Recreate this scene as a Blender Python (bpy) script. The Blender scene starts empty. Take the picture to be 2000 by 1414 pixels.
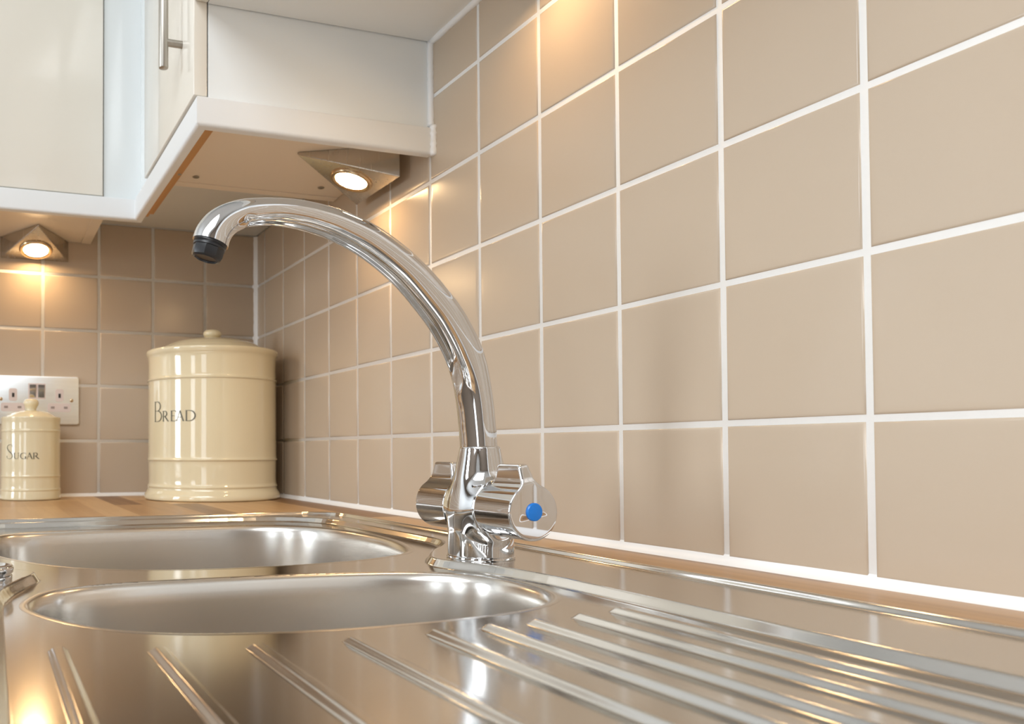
import bpy, bmesh, math, random
import numpy as np
from mathutils import Vector, Matrix
random.seed(4)
sc = bpy.context.scene
COL = sc.collection
PI = math.pi

# ------------------------------------------------------------------ camera
CAM = Vector((-0.50298, -1.49498, 0.08087))
YAW, PITCH, ROLL = -0.31214, 0.022973, -0.0014797
cy, sy = math.cos(YAW), math.sin(YAW)
fwd = Vector((-sy * math.cos(PITCH), cy * math.cos(PITCH), math.sin(PITCH)))
rgt0 = Vector((cy, sy, 0)); up0 = rgt0.cross(fwd)
rgt = rgt0 * math.cos(ROLL) + up0 * math.sin(ROLL)
upv = -rgt0 * math.sin(ROLL) + up0 * math.cos(ROLL)
cd = bpy.data.cameras.new('camera')
cam = bpy.data.objects.new('camera', cd); COL.objects.link(cam)
m = Matrix((rgt, upv, -fwd)).transposed().to_4x4(); m.translation = CAM
cam.matrix_world = m
cd.sensor_width = 36.0
cd.lens = 1592.86 / 2000 * 36.0
cd.shift_x = (1000 - 481.97) / 2000
cd.shift_y = (844.78 - 707) / 2000
cd.clip_start = 0.01
cd.dof.use_dof = True
cd.dof.focus_distance = 0.62
cd.dof.aperture_fstop = 15.0
sc.camera = cam

# ------------------------------------------------------------------ colour management, world, daylight
sc.view_settings.view_transform = 'Standard'
sc.view_settings.look = 'None'
sc.view_settings.gamma = 1.0
sc.view_settings.exposure = -0.16
w = bpy.data.worlds.new('world'); sc.world = w; w.use_nodes = True
w.node_tree.nodes['Background'].inputs['Color'].default_value = (0.80, 0.90, 1.0, 1)
w.node_tree.nodes['Background'].inputs['Strength'].default_value = 1.0

def area(name, loc, direction, sx, sz, power, color):
    d = bpy.data.lights.new(name, 'AREA'); d.shape = 'RECTANGLE'; d.size = sx; d.size_y = sz
    d.energy = power; d.color = color
    o = bpy.data.objects.new(name, d); COL.objects.link(o); o.location = loc
    o.rotation_euler = Vector(direction).to_track_quat('-Z', 'Y').to_euler()
    return o
XL, YR, ZC, ZF = -2.80, -3.70, 1.50, -0.90      # left wall, rear wall, ceiling, floor
DAY = (0.86, 0.94, 1.0)
area('daylight', (XL - 0.12, -0.75, 0.62), (1, 0, 0), 0.56, 1.18, 27, DAY)
area('daylight', (XL - 0.12, -2.50, 0.62), (1, 0, 0), 0.62, 1.18, 15, DAY)
area('daylight', (-2.25, YR - 0.12, 0.45), (0, 1, 0), 0.76, 1.46, 10, DAY)  # added rear light, soft fill on surfaces facing the rear wall
area('ceiling_fill', (-1.5, -2.3, ZC - 0.03), (0, 0, -1), 1.5, 1.5, 56, (0.93, 0.97, 1.0))  # added broad fill panel, stands for no known fixture

# ------------------------------------------------------------------ materials
def mat(name, color, rough=0.5, metal=0.0, coat=0.0, spec=0.5, emit=None, estr=0.0, aniso=0.0):
    M = bpy.data.materials.new(name); M.use_nodes = True
    b = M.node_tree.nodes['Principled BSDF']
    b.inputs['Base Color'].default_value = (*color, 1)
    b.inputs['Roughness'].default_value = rough
    b.inputs['Metallic'].default_value = metal
    b.inputs['Coat Weight'].default_value = coat
    b.inputs['Coat Roughness'].default_value = 0.04
    b.inputs['Specular IOR Level'].default_value = spec
    if emit:
        b.inputs['Emission Color'].default_value = (*emit, 1)
        b.inputs['Emission Strength'].default_value = estr
    return M
def N(M, t): return M.node_tree.nodes.new(t)
def L(M, a, b): M.node_tree.links.new(a, b)
def noisy(M, scale, amount, bump=0.0, stretch=(1, 1, 1), rough_amt=0.0, dist=0.0002):
    """value variation, fine relief and roughness variation from one stretched noise"""
    b = M.node_tree.nodes['Principled BSDF']
    tc = N(M, 'ShaderNodeTexCoord'); mp = N(M, 'ShaderNodeMapping'); mp.inputs['Scale'].default_value = stretch
    no = N(M, 'ShaderNodeTexNoise'); no.inputs['Scale'].default_value = scale; no.inputs['Detail'].default_value = 5
    L(M, tc.outputs['Object'], mp.inputs['Vector']); L(M, mp.outputs[0], no.inputs['Vector'])
    if amount:
        base = b.inputs['Base Color'].default_value[:]
        mr = N(M, 'ShaderNodeMapRange'); mr.inputs['To Min'].default_value = 1 - amount; mr.inputs['To Max'].default_value = 1 + amount
        L(M, no.outputs['Fac'], mr.inputs['Value'])
        vm = N(M, 'ShaderNodeVectorMath'); vm.operation = 'SCALE'; vm.inputs[0].default_value = base[:3]
        L(M, mr.outputs[0], vm.inputs['Scale']); L(M, vm.outputs[0], b.inputs['Base Color'])
    if rough_amt:
        r = b.inputs['Roughness'].default_value
        mr = N(M, 'ShaderNodeMapRange'); mr.inputs['To Min'].default_value = r - rough_amt; mr.inputs['To Max'].default_value = r + rough_amt
        L(M, no.outputs['Fac'], mr.inputs['Value']); L(M, mr.outputs[0], b.inputs['Roughness'])
    if bump:
        bp = N(M, 'ShaderNodeBump'); bp.inputs['Strength'].default_value = bump; bp.inputs['Distance'].default_value = dist
        L(M, no.outputs['Fac'], bp.inputs['Height']); L(M, bp.outputs[0], b.inputs['Normal'])
    return M
TILE = noisy(mat('beige glazed tile', (0.54, 0.440, 0.338), 0.22), 9, 0.03, 0.05, dist=0.001)
GROUT = noisy(mat('white grout', (0.95, 0.95, 0.94), 0.75), 300, 0.02, 0.15)
CAULK = mat('white sealant', (0.90, 0.90, 0.90), 0.35)
PLASTER = mat('brown painted plaster', (0.27, 0.215, 0.17), 0.7)
CEIL = mat('ceiling paint', (0.88, 0.88, 0.87), 0.8)
FLOOR = noisy(mat('floor vinyl', (0.26, 0.215, 0.17), 0.4), 8, 0.2)
CREAM = mat('cream gloss lacquer', (0.86, 0.82, 0.735), 0.12, coat=0.3)
WHITEG = mat('white gloss panel', (0.86, 0.90, 0.91), 0.14, coat=0.3)
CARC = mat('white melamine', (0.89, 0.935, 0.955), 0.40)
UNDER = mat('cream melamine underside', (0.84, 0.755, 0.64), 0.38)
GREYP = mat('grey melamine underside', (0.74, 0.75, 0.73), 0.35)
BRIDGE = mat('pale melamine soffit', (0.90, 0.91, 0.90), 0.35)
PEL = mat('white foil pelmet', (0.85, 0.87, 0.88), 0.45)
BATTEN = noisy(mat('varnished batten', (0.55, 0.28, 0.09), 0.45), 40, 0.2, stretch=(1, 0.1, 1))
SCREW = mat('screw zinc', (0.38, 0.34, 0.28), 0.35, 1.0)
DARK = mat('dark recess', (0.02, 0.017, 0.015), 0.6)
CHROME = mat('chrome', (0.68, 0.685, 0.70), 0.025, 1.0)
BARM = mat('satin nickel bar', (0.46, 0.43, 0.385), 0.36, 1.0)
BRUSH = noisy(mat('brushed nickel', (0.60, 0.56, 0.50), 0.26, 1.0), 250, 0.04, 0.0, (1, 1, 0.06), 0.05)
PLATE = noisy(mat('brushed steel faceplate', (0.90, 0.95, 0.98), 0.46, 1.0), 300, 0.05, 0.0, (0.05, 1, 1), 0.06)
STEEL = mat('polished stainless steel', (0.68, 0.66, 0.63), 0.13, 1.0)
BOWL = mat('satin stainless steel', (0.72, 0.69, 0.65), 0.24, 1.0)
CERAM = noisy(mat('cream glazed ceramic', (0.78, 0.69, 0.475), 0.08, coat=0.7), 14, 0.03, 0.06, dist=0.002)
INK = mat('grey green ink', (0.09, 0.085, 0.06), 0.4)
BLACK = noisy(mat('black plastic', (0.018, 0.019, 0.022), 0.30), 60, 0.2, 0.1)
BLUE = mat('blue plastic cap', (0.005, 0.19, 0.66), 0.25)
INSERT = mat('pale socket insert', (0.70, 0.60, 0.57), 0.35)
SLOT = mat('socket slot grey', (0.30, 0.24, 0.22), 0.5)
LENS = mat('lit lamp lens', (1, 0.9, 0.7), 0.3, emit=(1.0, 0.67, 0.34), estr=88)
RING = mat('satin gold lamp ring', (0.62, 0.47, 0.30), 0.25, 1.0)
WHITEP = mat('white window frame', (0.85, 0.85, 0.85), 0.4)

def make_wood():
    M = mat('beech block laminate', (0.5, 0.3, 0.15), 0.34, spec=0.22)
    b = M.node_tree.nodes['Principled BSDF']
    tc = N(M, 'ShaderNodeTexCoord')
    mp = N(M, 'ShaderNodeMapping'); mp.inputs['Rotation'].default_value = (0, 0, PI / 2); mp.inputs['Location'].default_value = (0.07, 0.013, 0)
    L(M, tc.outputs['Object'], mp.inputs['Vector'])
    br = N(M, 'ShaderNodeTexBrick')
    br.inputs['Scale'].default_value = 1.0; br.inputs['Brick Width'].default_value = 0.33; br.inputs['Row Height'].default_value = 0.043
    br.inputs['Mortar Size'].default_value = 0.0; br.offset = 0.37; br.offset_frequency = 3
    br.inputs['Color1'].default_value = (0, 0, 0, 1); br.inputs['Color2'].default_value = (1, 1, 1, 1); br.inputs['Bias'].default_value = 0
    L(M, mp.outputs[0], br.inputs['Vector'])
    m2 = N(M, 'ShaderNodeMapping'); m2.inputs['Scale'].default_value = (60, 3.0, 60); L(M, tc.outputs['Object'], m2.inputs['Vector'])
    no = N(M, 'ShaderNodeTexNoise'); no.inputs['Scale'].default_value = 1.3; no.inputs['Detail'].default_value = 6; no.inputs['Roughness'].default_value = 0.6
    L(M, m2.outputs[0], no.inputs['Vector'])
    mx = N(M, 'ShaderNodeMath'); mx.operation = 'MULTIPLY_ADD'; mx.inputs[1].default_value = 0.62
    mu = N(M, 'ShaderNodeMath'); mu.operation = 'MULTIPLY'; mu.inputs[1].default_value = 0.38
    L(M, no.outputs['Fac'], mu.inputs[0]); L(M, br.outputs['Color'], mx.inputs[0]); L(M, mu.outputs[0], mx.inputs[2])
    cr = N(M, 'ShaderNodeValToRGB'); e = cr.color_ramp.elements
    e[0].position = 0.18; e[0].color = (0.20, 0.10, 0.042, 1)
    e[1].position = 0.82; e[1].color = (0.64, 0.42, 0.215, 1)
    k = cr.color_ramp.elements.new(0.5); k.color = (0.45, 0.258, 0.115, 1)
    L(M, mx.outputs[0], cr.inputs[0]); L(M, cr.outputs[0], b.inputs['Base Color'])
    return M
WOOD = make_wood()

# ------------------------------------------------------------------ helpers
BASE = {}
def tag(o, label=None, cat=None, group=None, kind=None):
    if label: o['label'] = label
    if cat: o['category'] = cat
    if group: o['group'] = group
    if kind: o['kind'] = kind
    return o
def thing(name, loc, label, cat, group=None):
    o = bpy.data.objects.new(name, None); o.empty_display_size = 0.05; COL.objects.link(o); o.location = loc
    BASE[o] = Vector(loc)
    return tag(o, label, cat, group)
def mesh(name, V, F, material, parent=None, smooth=False, base=None, mats=None, fm=None, auto=None):
    """link ONE mesh; V in world space; base = world position of its own origin when top level"""
    b = BASE[parent] if parent is not None else Vector(base if base is not None else (0, 0, 0))
    me = bpy.data.meshes.new(name)
    V = np.asarray(V, dtype=float) - np.array(b)
    me.from_pydata(V.tolist(), [], F if isinstance(F, list) else F.tolist())
    for x in (mats or [material]): me.materials.append(x)
    if fm is not None: me.polygons.foreach_set('material_index', fm)
    if smooth: me.polygons.foreach_set('use_smooth', [True] * len(me.polygons))
    me.validate(); me.update()
    o = bpy.data.objects.new(name, me); COL.objects.link(o)
    if parent is not None: o.parent = parent
    else: o.location = b
    BASE[o] = Vector(b)
    if smooth and auto: me.set_sharp_from_angle(angle=math.radians(auto))
    return o
def struct(o): o['kind'] = 'structure'; return o
class MB:
    def __init__(s): s.V = []; s.F = []; s.M = []
    def add(s, V, F, mi=0):
        n = len(s.V); s.V += [tuple(v) for v in V]; s.F += [tuple(i + n for i in f) for f in F]; s.M += [mi] * len(F); return s
    def box(s, x0, x1, y0, y1, z0, z1, mi=0, bev=0.0, seg=2):
        bm = bmesh.new(); bmesh.ops.create_cube(bm, size=1)
        for v in bm.verts: v.co = ((x0 + x1) / 2 + v.co.x * abs(x1 - x0), (y0 + y1) / 2 + v.co.y * abs(y1 - y0), (z0 + z1) / 2 + v.co.z * abs(z1 - z0))
        if bev: bmesh.ops.bevel(bm, geom=list(bm.edges), offset=bev, segments=seg, profile=0.5, affect='EDGES')
        s.bm(bm, mi); return s
    def bm(s, bm, mi=0, M=None):
        bm.verts.ensure_lookup_table(); bm.verts.index_update()
        s.add([(M @ v.co if M else v.co) for v in bm.verts], [[v.index for v in f.verts] for f in bm.faces], mi); bm.free(); return s
    def lathe(s, prof, c, seg=64, axis='Z', mi=0, cap=True):
        """prof: list of (r, h) along axis; c: centre"""
        V = []; F = []
        for r, h in prof:
            for k in range(seg):
                a = 2 * PI * k / seg; p = (r * math.cos(a), r * math.sin(a), h)
                if axis == 'Y': p = (p[0], p[2], -p[1])
                if axis == 'X': p = (p[2], p[0], p[1])
                V.append((c[0] + p[0], c[1] + p[1], c[2] + p[2]))
        for i in range(len(prof) - 1):
            for k in range(seg):
                F.append((i * seg + k, i * seg + (k + 1) % seg, (i + 1) * seg + (k + 1) % seg, (i + 1) * seg + k))
        if cap:
            F.append(tuple(range(seg))[::-1]); n = (len(prof) - 1) * seg; F.append(tuple(range(n, n + seg)))
        s.add(V, F, mi); return s
    def prism(s, poly, z0, z1, mi=0, plane='XY', bev=0):
        bm = bmesh.new(); vs = [bm.verts.new((p[0], p[1], z0)) for p in poly]; f = bm.faces.new(vs)
        r = bmesh.ops.extrude_face_region(bm, geom=[f]); 
        for v in r['geom']:
            if isinstance(v, bmesh.types.BMVert): v.co.z = z1
        if bev: bmesh.ops.bevel(bm, geom=list(bm.edges), offset=bev, segments=2, profile=0.5, affect='EDGES')
        bmesh.ops.recalc_face_normals(bm, faces=list(bm.faces))
        if plane == 'XZ':
            for v in bm.verts: v.co = (v.co.x, v.co.z, v.co.y)
            bmesh.ops.recalc_face_normals(bm, faces=list(bm.faces))
        s.bm(bm, mi); return s
    def obj(s, name, material, parent=None, smooth=False, base=None, mats=None, auto=35):
        o = mesh(name, s.V, s.F, material, parent, smooth, base, mats, s.M if mats else None, auto)
        bm = bmesh.new(); bm.from_mesh(o.data); bmesh.ops.recalc_face_normals(bm, faces=list(bm.faces)); bm.to_mesh(o.data); bm.free()
        if smooth and auto: o.data.set_sharp_from_angle(angle=math.radians(auto))
        return o
def rrect(x0, x1, z0, z1, r, n=5):
    P = []
    for cx, cz, a0 in ((x1 - r, z1 - r, 0), (x0 + r, z1 - r, 90), (x0 + r, z0 + r, 180), (x1 - r, z0 + r, 270)):
        for k in range(n + 1):
            a = math.radians(a0 + 90 * k / n); P.append((cx + r * math.cos(a), cz + r * math.sin(a)))
    return P
def catmull(P, n, closed=False):
    P = [np.array(p, float) for p in P]; out = []; m = len(P)
    rng = range(m) if closed else range(m - 1)
    for i in rng:
        a, b, c, d = (P[(i - 1) % m], P[i], P[(i + 1) % m], P[(i + 2) % m]) if closed else (P[max(i - 1, 0)], P[i], P[i + 1], P[min(i + 2, m - 1)])
        for k in range(n):
            t = k / n; out.append(0.5 * ((2 * b) + (c - a) * t + (2 * a - 5 * b + 4 * c - d) * t * t + (3 * b - a - 3 * c + d) * t ** 3))
    if not closed: out.append(P[-1])
    return np.array(out)
def resample(P, n):
    Q = np.vstack([P, P[:1]]); d = np.r_[0, np.cumsum(np.linalg.norm(np.diff(Q, axis=0), axis=1))]
    t = np.linspace(0, d[-1], n, endpoint=False)
    return np.stack([np.interp(t, d, Q[:, k]) for k in range(Q.shape[1])], 1)
def sdf_poly(px, py, P):
    """signed distance (negative inside) of points to closed polygon"""
    dmin = np.full(px.shape, 1e9); ins = np.zeros(px.shape, bool); n = len(P)
    for i in range(n):
        a = P[i]; b = P[(i + 1) % n]; e = b - a
        wx = px - a[0]; wy = py - a[1]
        t = np.clip((wx * e[0] + wy * e[1]) / (e @ e), 0, 1)
        d = (wx - e[0] * t) ** 2 + (wy - e[1] * t) ** 2
        np.minimum(dmin, d, out=dmin)
        c = ((a[1] > py) != (b[1] > py))
        if c.any():
            xc = a[0] + (py - a[1]) * e[0] / (e[1] if e[1] else 1e-12)
            ins ^= (c & (px < xc))
    return np.sqrt(dmin) * np.where(ins, -1, 1)
def sstep(x): x = np.clip(x, 0, 1); return x * x * (3 - 2 * x)
def sdf_mesh(fn, lo, hi, h):
    """surface nets over a distance function, vertices then pulled onto the surface"""
    ax = [np.arange(lo[i], hi[i] + h, h) for i in range(3)]
    X, Y, Z = np.meshgrid(*ax, indexing='ij'); F = fn(X, Y, Z); S = F < 0
    sh = tuple(s - 1 for s in S.shape)
    cnt = np.zeros(sh); acc = [np.zeros(sh) for _ in range(3)]
    G = (X, Y, Z)
    def sl(o): return tuple(slice(o[i], o[i] + sh[i]) for i in range(3))
    corners = [(i, j, k) for i in (0, 1) for j in (0, 1) for k in (0, 1)]
    for c in corners:
        for a in range(3):
            if c[a] == 0:
                e = list(c); e[a] = 1
                f0, f1 = F[sl(c)], F[sl(e)]; m = (f0 < 0) != (f1 < 0)
                t = np.where(m, f0 / np.where(m, f0 - f1, 1), 0)
                cnt += m
                for q in range(3): acc[q] += np.where(m, G[q][sl(c)] + (h * t if q == a else 0), 0)
    act = cnt > 0
    idx = -np.ones(sh, int); idx[act] = np.arange(act.sum())
    V = np.stack([acc[q][act] / cnt[act] for q in range(3)], 1)
    quads = []
    for a in range(3):
        b, c = (a + 1) % 3, (a + 2) % 3
        s0 = [slice(1, sh[i]) for i in range(3)]; s0[a] = slice(0, sh[a])
        s1 = [slice(1, sh[i]) for i in range(3)]; s1[a] = slice(1, sh[a] + 1)
        A = S[tuple(s0)]; B = S[tuple(s1)]; m = A != B
        I = np.argwhere(m); off = np.array([1, 1, 1]); off[a] = 0; I = I + off
        def g(db, dc):
            J = I.copy(); J[:, b] -= db; J[:, c] -= dc; return idx[J[:, 0], J[:, 1], J[:, 2]]
        q = np.stack([g(1, 1), g(0, 1), g(0, 0), g(1, 0)], 1)
        flip = ~A[m]; q[flip] = q[flip][:, ::-1]
        quads.append(q)
    Q = np.vstack(quads); Q = Q[(Q >= 0).all(1)]
    e = h * 0.05
    for _ in range(4):
        f = fn(V[:, 0], V[:, 1], V[:, 2])
        gr = np.stack([(fn(*(V + d).T) - fn(*(V - d).T)) / (2 * e) for d in np.eye(3) * e], 1)
        V = V - np.clip(f / np.maximum((gr ** 2).sum(1), 0.3), -h, h)[:, None] * gr * 0.8
    return V, Q
def smin(a, b, k):
    hh = np.clip(0.5 + 0.5 * (b - a) / k, 0, 1); return b * (1 - hh) + a * hh - k * hh * (1 - hh)
def smax(a, b, k): return -smin(-a, -b, k)

# ------------------------------------------------------------------ room shell
GW = 0.0046
def tiled(name, us, zs, place, wallbox, pos):
    """grout slab plus individually raised tiles. us, zs: grid lines; place(u, z, h) -> xyz"""
    b = MB(); b.box(*wallbox, mi=1)
    rings = ((0.0, 0.0), (0.0003, 0.0005), (0.0009, 0.0008), (0.0019, 0.00092), (0.0045, 0.00095), (0.008, 0.00095))
    for i in range(len(us) - 1):
        for j in range(len(zs) - 1):
            (u0, g0), (u1, g1) = us[i], us[i + 1]; (z0, k0), (z1, k1) = zs[j], zs[j + 1]
            u0 += g0 / 2; u1 -= g1 / 2; z0 += k0 / 2; z1 -= k1 / 2
            if u1 - u0 < 0.018 or z1 - z0 < 0.018: rr = rings[:5]
            else: rr = rings
            V = []; F = []
            tilt = [random.uniform(-0.00012, 0.00012) for _ in range(4)]
            ju, jz = random.uniform(-0.00025, 0.00025), random.uniform(-0.00025, 0.00025)
            for ins, hh in rr:
                for q, (u, z) in enumerate(((u0 + ins, z0 + ins), (u1 - ins, z0 + ins), (u1 - ins, z1 - ins), (u0 + ins, z1 - ins))):
                    V.append(place(u + ju, z + jz, hh + (tilt[q] if hh > 0 else 0)))
            for r in range(len(rr) - 1):
                for q in range(4): F.append((r * 4 + q, r * 4 + (q + 1) % 4, r * 4 + 4 + (q + 1) % 4, r * 4 + 4 + q))
            n = (len(rr) - 1) * 4; F.append((n, n + 1, n + 2, n + 3))
            b.add(V, F, 0)
    o = b.obj(name, None, smooth=True, mats=[TILE, GROUT], auto=None)
    return struct(o)
rows = [(0.0055, 0.0)] + [(0.1 + 0.1 * i, GW) for i in range(8)]
cols_r = [(0.004, 0.0)] + [(0.046 + 0.1 * k, GW) for k in range(22)]
cols_b = [(0.004, 0.0)] + [(0.1038 + 0.1 * k, GW + 0.0008) for k in range(16)]
# tile faces lie at X = 0 (right) and Y = 0 (back)
tiled('wall_right', cols_r, rows, lambda u, z, h: (0.00095 - h, -u, z), (0.00095, 0.12, YR, 0.12, ZF, ZC), None)
tiled('wall_back', cols_b, [rows[0]] + [(z, g + 0.0008) for z, g in rows[1:]], lambda u, z, h: (-u, 0.00095 - h, z), (XL, 0.0009, 0.00095, 0.12, ZF, ZC), None)
b = MB(); b.box(XL - 0.2, 0.12, YR - 0.2, 0.12, ZF - 0.1, ZF); struct(b.obj('floor', FLOOR))
b = MB(); b.box(XL - 0.2, 0.12, YR - 0.2, 0.12, ZC, ZC + 0.1); struct(b.obj('ceiling', CEIL))
def cells(xs, ys, keep, z0, z1):
    """slab made of grid cells, only outer faces"""
    V = []; F = []; ix = {}
    def v(x, y, z):
        k = (x, y, z)
        if k not in ix: ix[k] = len(V); V.append(k)
        return ix[k]
    n, m = len(xs) - 1, len(ys) - 1
    K = lambda i, j: 0 <= i < n and 0 <= j < m and keep(i, j)
    for i in range(n):
        for j in range(m):
            if not K(i, j): continue
            x0, x1, y0, y1 = xs[i], xs[i + 1], ys[j], ys[j + 1]
            F.append((v(x0, y0, z1), v(x1, y0, z1), v(x1, y1, z1), v(x0, y1, z1)))
            F.append((v(x0, y1, z0), v(x1, y1, z0), v(x1, y0, z0), v(x0, y0, z0)))
            for di, dj, a, c in ((-1, 0, (x0, y1), (x0, y0)), (1, 0, (x1, y0), (x1, y1)), (0, -1, (x0, y0), (x1, y0)), (0, 1, (x1, y1), (x0, y1))):
                if not K(i + di, j + dj): F.append((v(*a, z0), v(*c, z0), v(*c, z1), v(*a, z1)))
    return V, F
# left wall with two window openings, rear wall with one added for soft fill
ysl = [YR, -2.82, -2.18, -1.05, -0.45, 0.0]; zsl = [ZF, 0.02, 1.22, ZC]
V, F = cells(ysl, zsl, lambda i, j: not (j == 1 and i in (1, 3)), 0, 0.12)
struct(mesh('wall_left', [(XL - p[2], p[0], p[1]) for p in V], [f[::-1] for f in F], PLASTER))
xsr = [XL, -2.65, -1.85, 0.0]; zsr = [ZF, -0.30, 1.20, ZC]
V, F = cells(xsr, zsr, lambda i, j: not (j == 1 and i == 1), 0, 0.12)
struct(mesh('wall_rear', [(p[0], YR - p[2], p[1]) for p in V], F, PLASTER))
def wframe(name, a0, a1, z0, z1, bars, zb, side):
    b = MB(); t = 0.045
    def bx(u0, u1, w0, w1):
        if side == 'L': b.box(XL - 0.08, XL - 0.02, u0, u1, w0, w1, bev=0.004)
        else: b.box(u0, u1, YR - 0.08, YR - 0.02, w0, w1, bev=0.004)
    bx(a0, a0 + t, z0, z1); bx(a1 - t, a1, z0, z1); bx(a0, a1, z0, z0 + t); bx(a0, a1, z1 - t, z1)
    for u in bars: bx(u - 0.02, u + 0.02, z0, z1)
    for z in zb: bx(a0, a1, z - 0.02, z + 0.02)
    return struct(b.obj(name, WHITEP))
wframe('window_1', -1.05, -0.45, 0.02, 1.22, [], [0.9], 'L')
wframe('window_2', -2.82, -2.18, 0.02, 1.22, [-2.60, -2.40], [0.9], 'L')
wframe('fill_window', -2.65, -1.85, -0.30, 1.20, [], [], 'R')  # frame of the unseen rear opening added for fill

# ------------------------------------------------------------------ sealant beads (trim)
def bead(name, p0, p1, r, wob=0.0006, n=40):
    """slightly uneven bead of sealant between two points"""
    p0 = np.array(p0, float); p1 = np.array(p1, float); d = (p1 - p0) / np.linalg.norm(p1 - p0)
    a = np.cross(d, (0.3, 0.5, 0.8)); a /= np.linalg.norm(a); c = np.cross(d, a); V = []; F = []; S = 12
    for i in range(n + 1):
        rr = r + random.uniform(-wob, wob) * (0.4 if n > 60 else 1)
        for k in range(S):
            t = 2 * PI * k / S; V.append(p0 + (p1 - p0) * i / n + a * rr * math.cos(t) + c * rr * math.sin(t))
    for i in range(n):
        for k in range(S): F.append((i * S + k, i * S + (k + 1) % S, (i + 1) * S + (k + 1) % S, (i + 1) * S + k))
    F.append(tuple(range(S))[::-1]); F.append(tuple(range(n * S, n * S + S)))
    return struct(mesh(name, V, F, CAULK, smooth=True))
def fillet(name, p0, p1, ax1, ax2, s):
    """triangular sealant fillet with hollow face in the angle of two planes"""
    V = []; F = []; n = 80; p0 = np.array(p0, float); p1 = np.array(p1, float); ax1 = np.array(ax1, float); ax2 = np.array(ax2, float)
    prof = [(0, 0)] + [(s * (1 - math.sin(t) * 0.8) if False else s * (1 - t), s * t) for t in np.linspace(0, 1, 5)]
    prof = [(0, 0), (s, 0), (s * .62, s * .16), (s * .36, s * .36), (s * .16, s * .62), (0, s)]
    m = len(prof)
    for i in range(n + 1):
        g = 1 + random.uniform(-0.06, 0.06); c = p0 + (p1 - p0) * i / n
        for u, v in prof: V.append(c + ax1 * u * g + ax2 * v * g)
    for i in range(n):
        for k in range(m): F.append((i * m + k, i * m + (k + 1) % m, (i + 1) * m + (k + 1) % m, (i + 1) * m + k))
    F.append(tuple(range(m))[::-1]); F.append(tuple(range(n * m, n * m + m)))
    b = MB(); b.add(V, F); return struct(b.obj(name, CAULK, smooth=True, auto=50))
fillet('trim_1', (0.0009, -2.2, 0.0), (0.0009, 0.0, 0.0), (-1, 0, 0), (0, 0, 1), 0.0072)
fillet('trim_2', (-1.6, 0.0009, 0.0), (0.0, 0.0009, 0.0), (0, -1, 0), (0, 0, 1), 0.0066)
fillet('trim_3', (0.0009, 0.0009, 0.006), (0.0009, 0.0009, 0.497), (-1, 0, 0), (0, -1, 0), 0.0095)
bead('trim_4', (-0.0008, -0.6520, 0.4645), (-0.0008, -0.6520, 0.5655), 0.0042, 0.0005, 30)
bead('trim_5', (-0.0006, -0.6570, 0.4285), (-0.0006, -0.6570, 0.4640), 0.0046, 0.0008, 14)
bead('trim_6', (-0.0004, -1.29, 0.5655), (-0.0004, -0.6520, 0.5655), 0.0046, 0.0005, 60)

# ------------------------------------------------------------------ worktop
xs = [-1.60, -0.60, -0.550, -0.103, 0.0]; ys = [-2.20, -1.435, -0.65, -0.568, 0.0]
def keep(i, j):
    if i == 0: return j == 3 or j == 2
    return not (i == 2 and j in (1, 2))
V, F = cells(xs, ys, keep, -0.038, 0.0)
wt = mesh('worktop', V, F, WOOD, base=(0, 0, -0.038))
bv = wt.modifiers.new('edge', 'BEVEL'); bv.width = 0.003; bv.segments = 2; bv.limit_method = 'ANGLE'
tag(wt, 'L-shaped wood block worktop running along the tiles under the sink', 'worktop')

# ------------------------------------------------------------------ wall cabinets
ZT = 1.18
cab = thing('wall_cabinet', (-0.145, -0.50, 0.46), 'white wall cabinet on the right tiled wall with cream door and bar handle', 'cabinet', None)
b = MB(); b.box(-0.2735, -0.0008, -0.650, -0.632, 0.4632, ZT, bev=0.0004); b.obj('side_panel', CARC, cab)
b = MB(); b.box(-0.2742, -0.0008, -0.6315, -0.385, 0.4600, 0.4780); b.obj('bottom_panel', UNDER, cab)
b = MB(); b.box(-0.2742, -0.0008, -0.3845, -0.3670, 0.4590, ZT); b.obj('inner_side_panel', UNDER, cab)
b = MB(); b.box(-0.2742, -0.0008, -0.6315, -0.3850, ZT - 0.018, ZT); b.box(-0.006, -0.0008, -0.6315, -0.385, 0.478, ZT - 0.018); b.obj('carcass', CARC, cab)
b = MB(); b.box(-0.2902, -0.2750, -0.6510, -0.3680, 0.4642, ZT, bev=0.0012, seg=3)
door = tag(b.obj('door', CREAM, cab, smooth=True), 'cream gloss door')
def barhandle(parent, x, y, zlo, zhi, posts, xd):
    b = MB(); r = 0.0055
    b.lathe([(r * .6, zlo), (r * .92, zlo + 0.0006), (r, zlo + 0.0016), (r, zhi - 0.0016), (r * .92, zhi - 0.0006), (r * .6, zhi)], (x, y, 0), 32)
    for z in posts: b.lathe([(0.0042, x + 0.002), (0.0042, xd)], (0, y, z), 24, axis='X')
    return b.obj('handle', BARM, parent, smooth=True)
barhandle(door, -0.3118, -0.5976, 0.5135, 0.70, [0.5440, 0.672], -0.2898)
for k, (x, y, z) in enumerate(((-0.2259, -0.4102, 0.46), (-0.0434, -0.4200, 0.46))):
    b = MB(); b.lathe([(0.0048, z - 0.0008), (0.0042, z - 0.0014), (0.0022, z - 0.0015)], (x, y, 0), 24)
    b.box(x - 0.0022, x + 0.0022, y - 0.0005, y + 0.0005, z - 0.0019, z - 0.0012); b.box(x - 0.0005, x + 0.0005, y - 0.0022, y + 0.0022, z - 0.0019, z - 0.0012)
    b.obj('screw', SCREW, cab)

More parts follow.
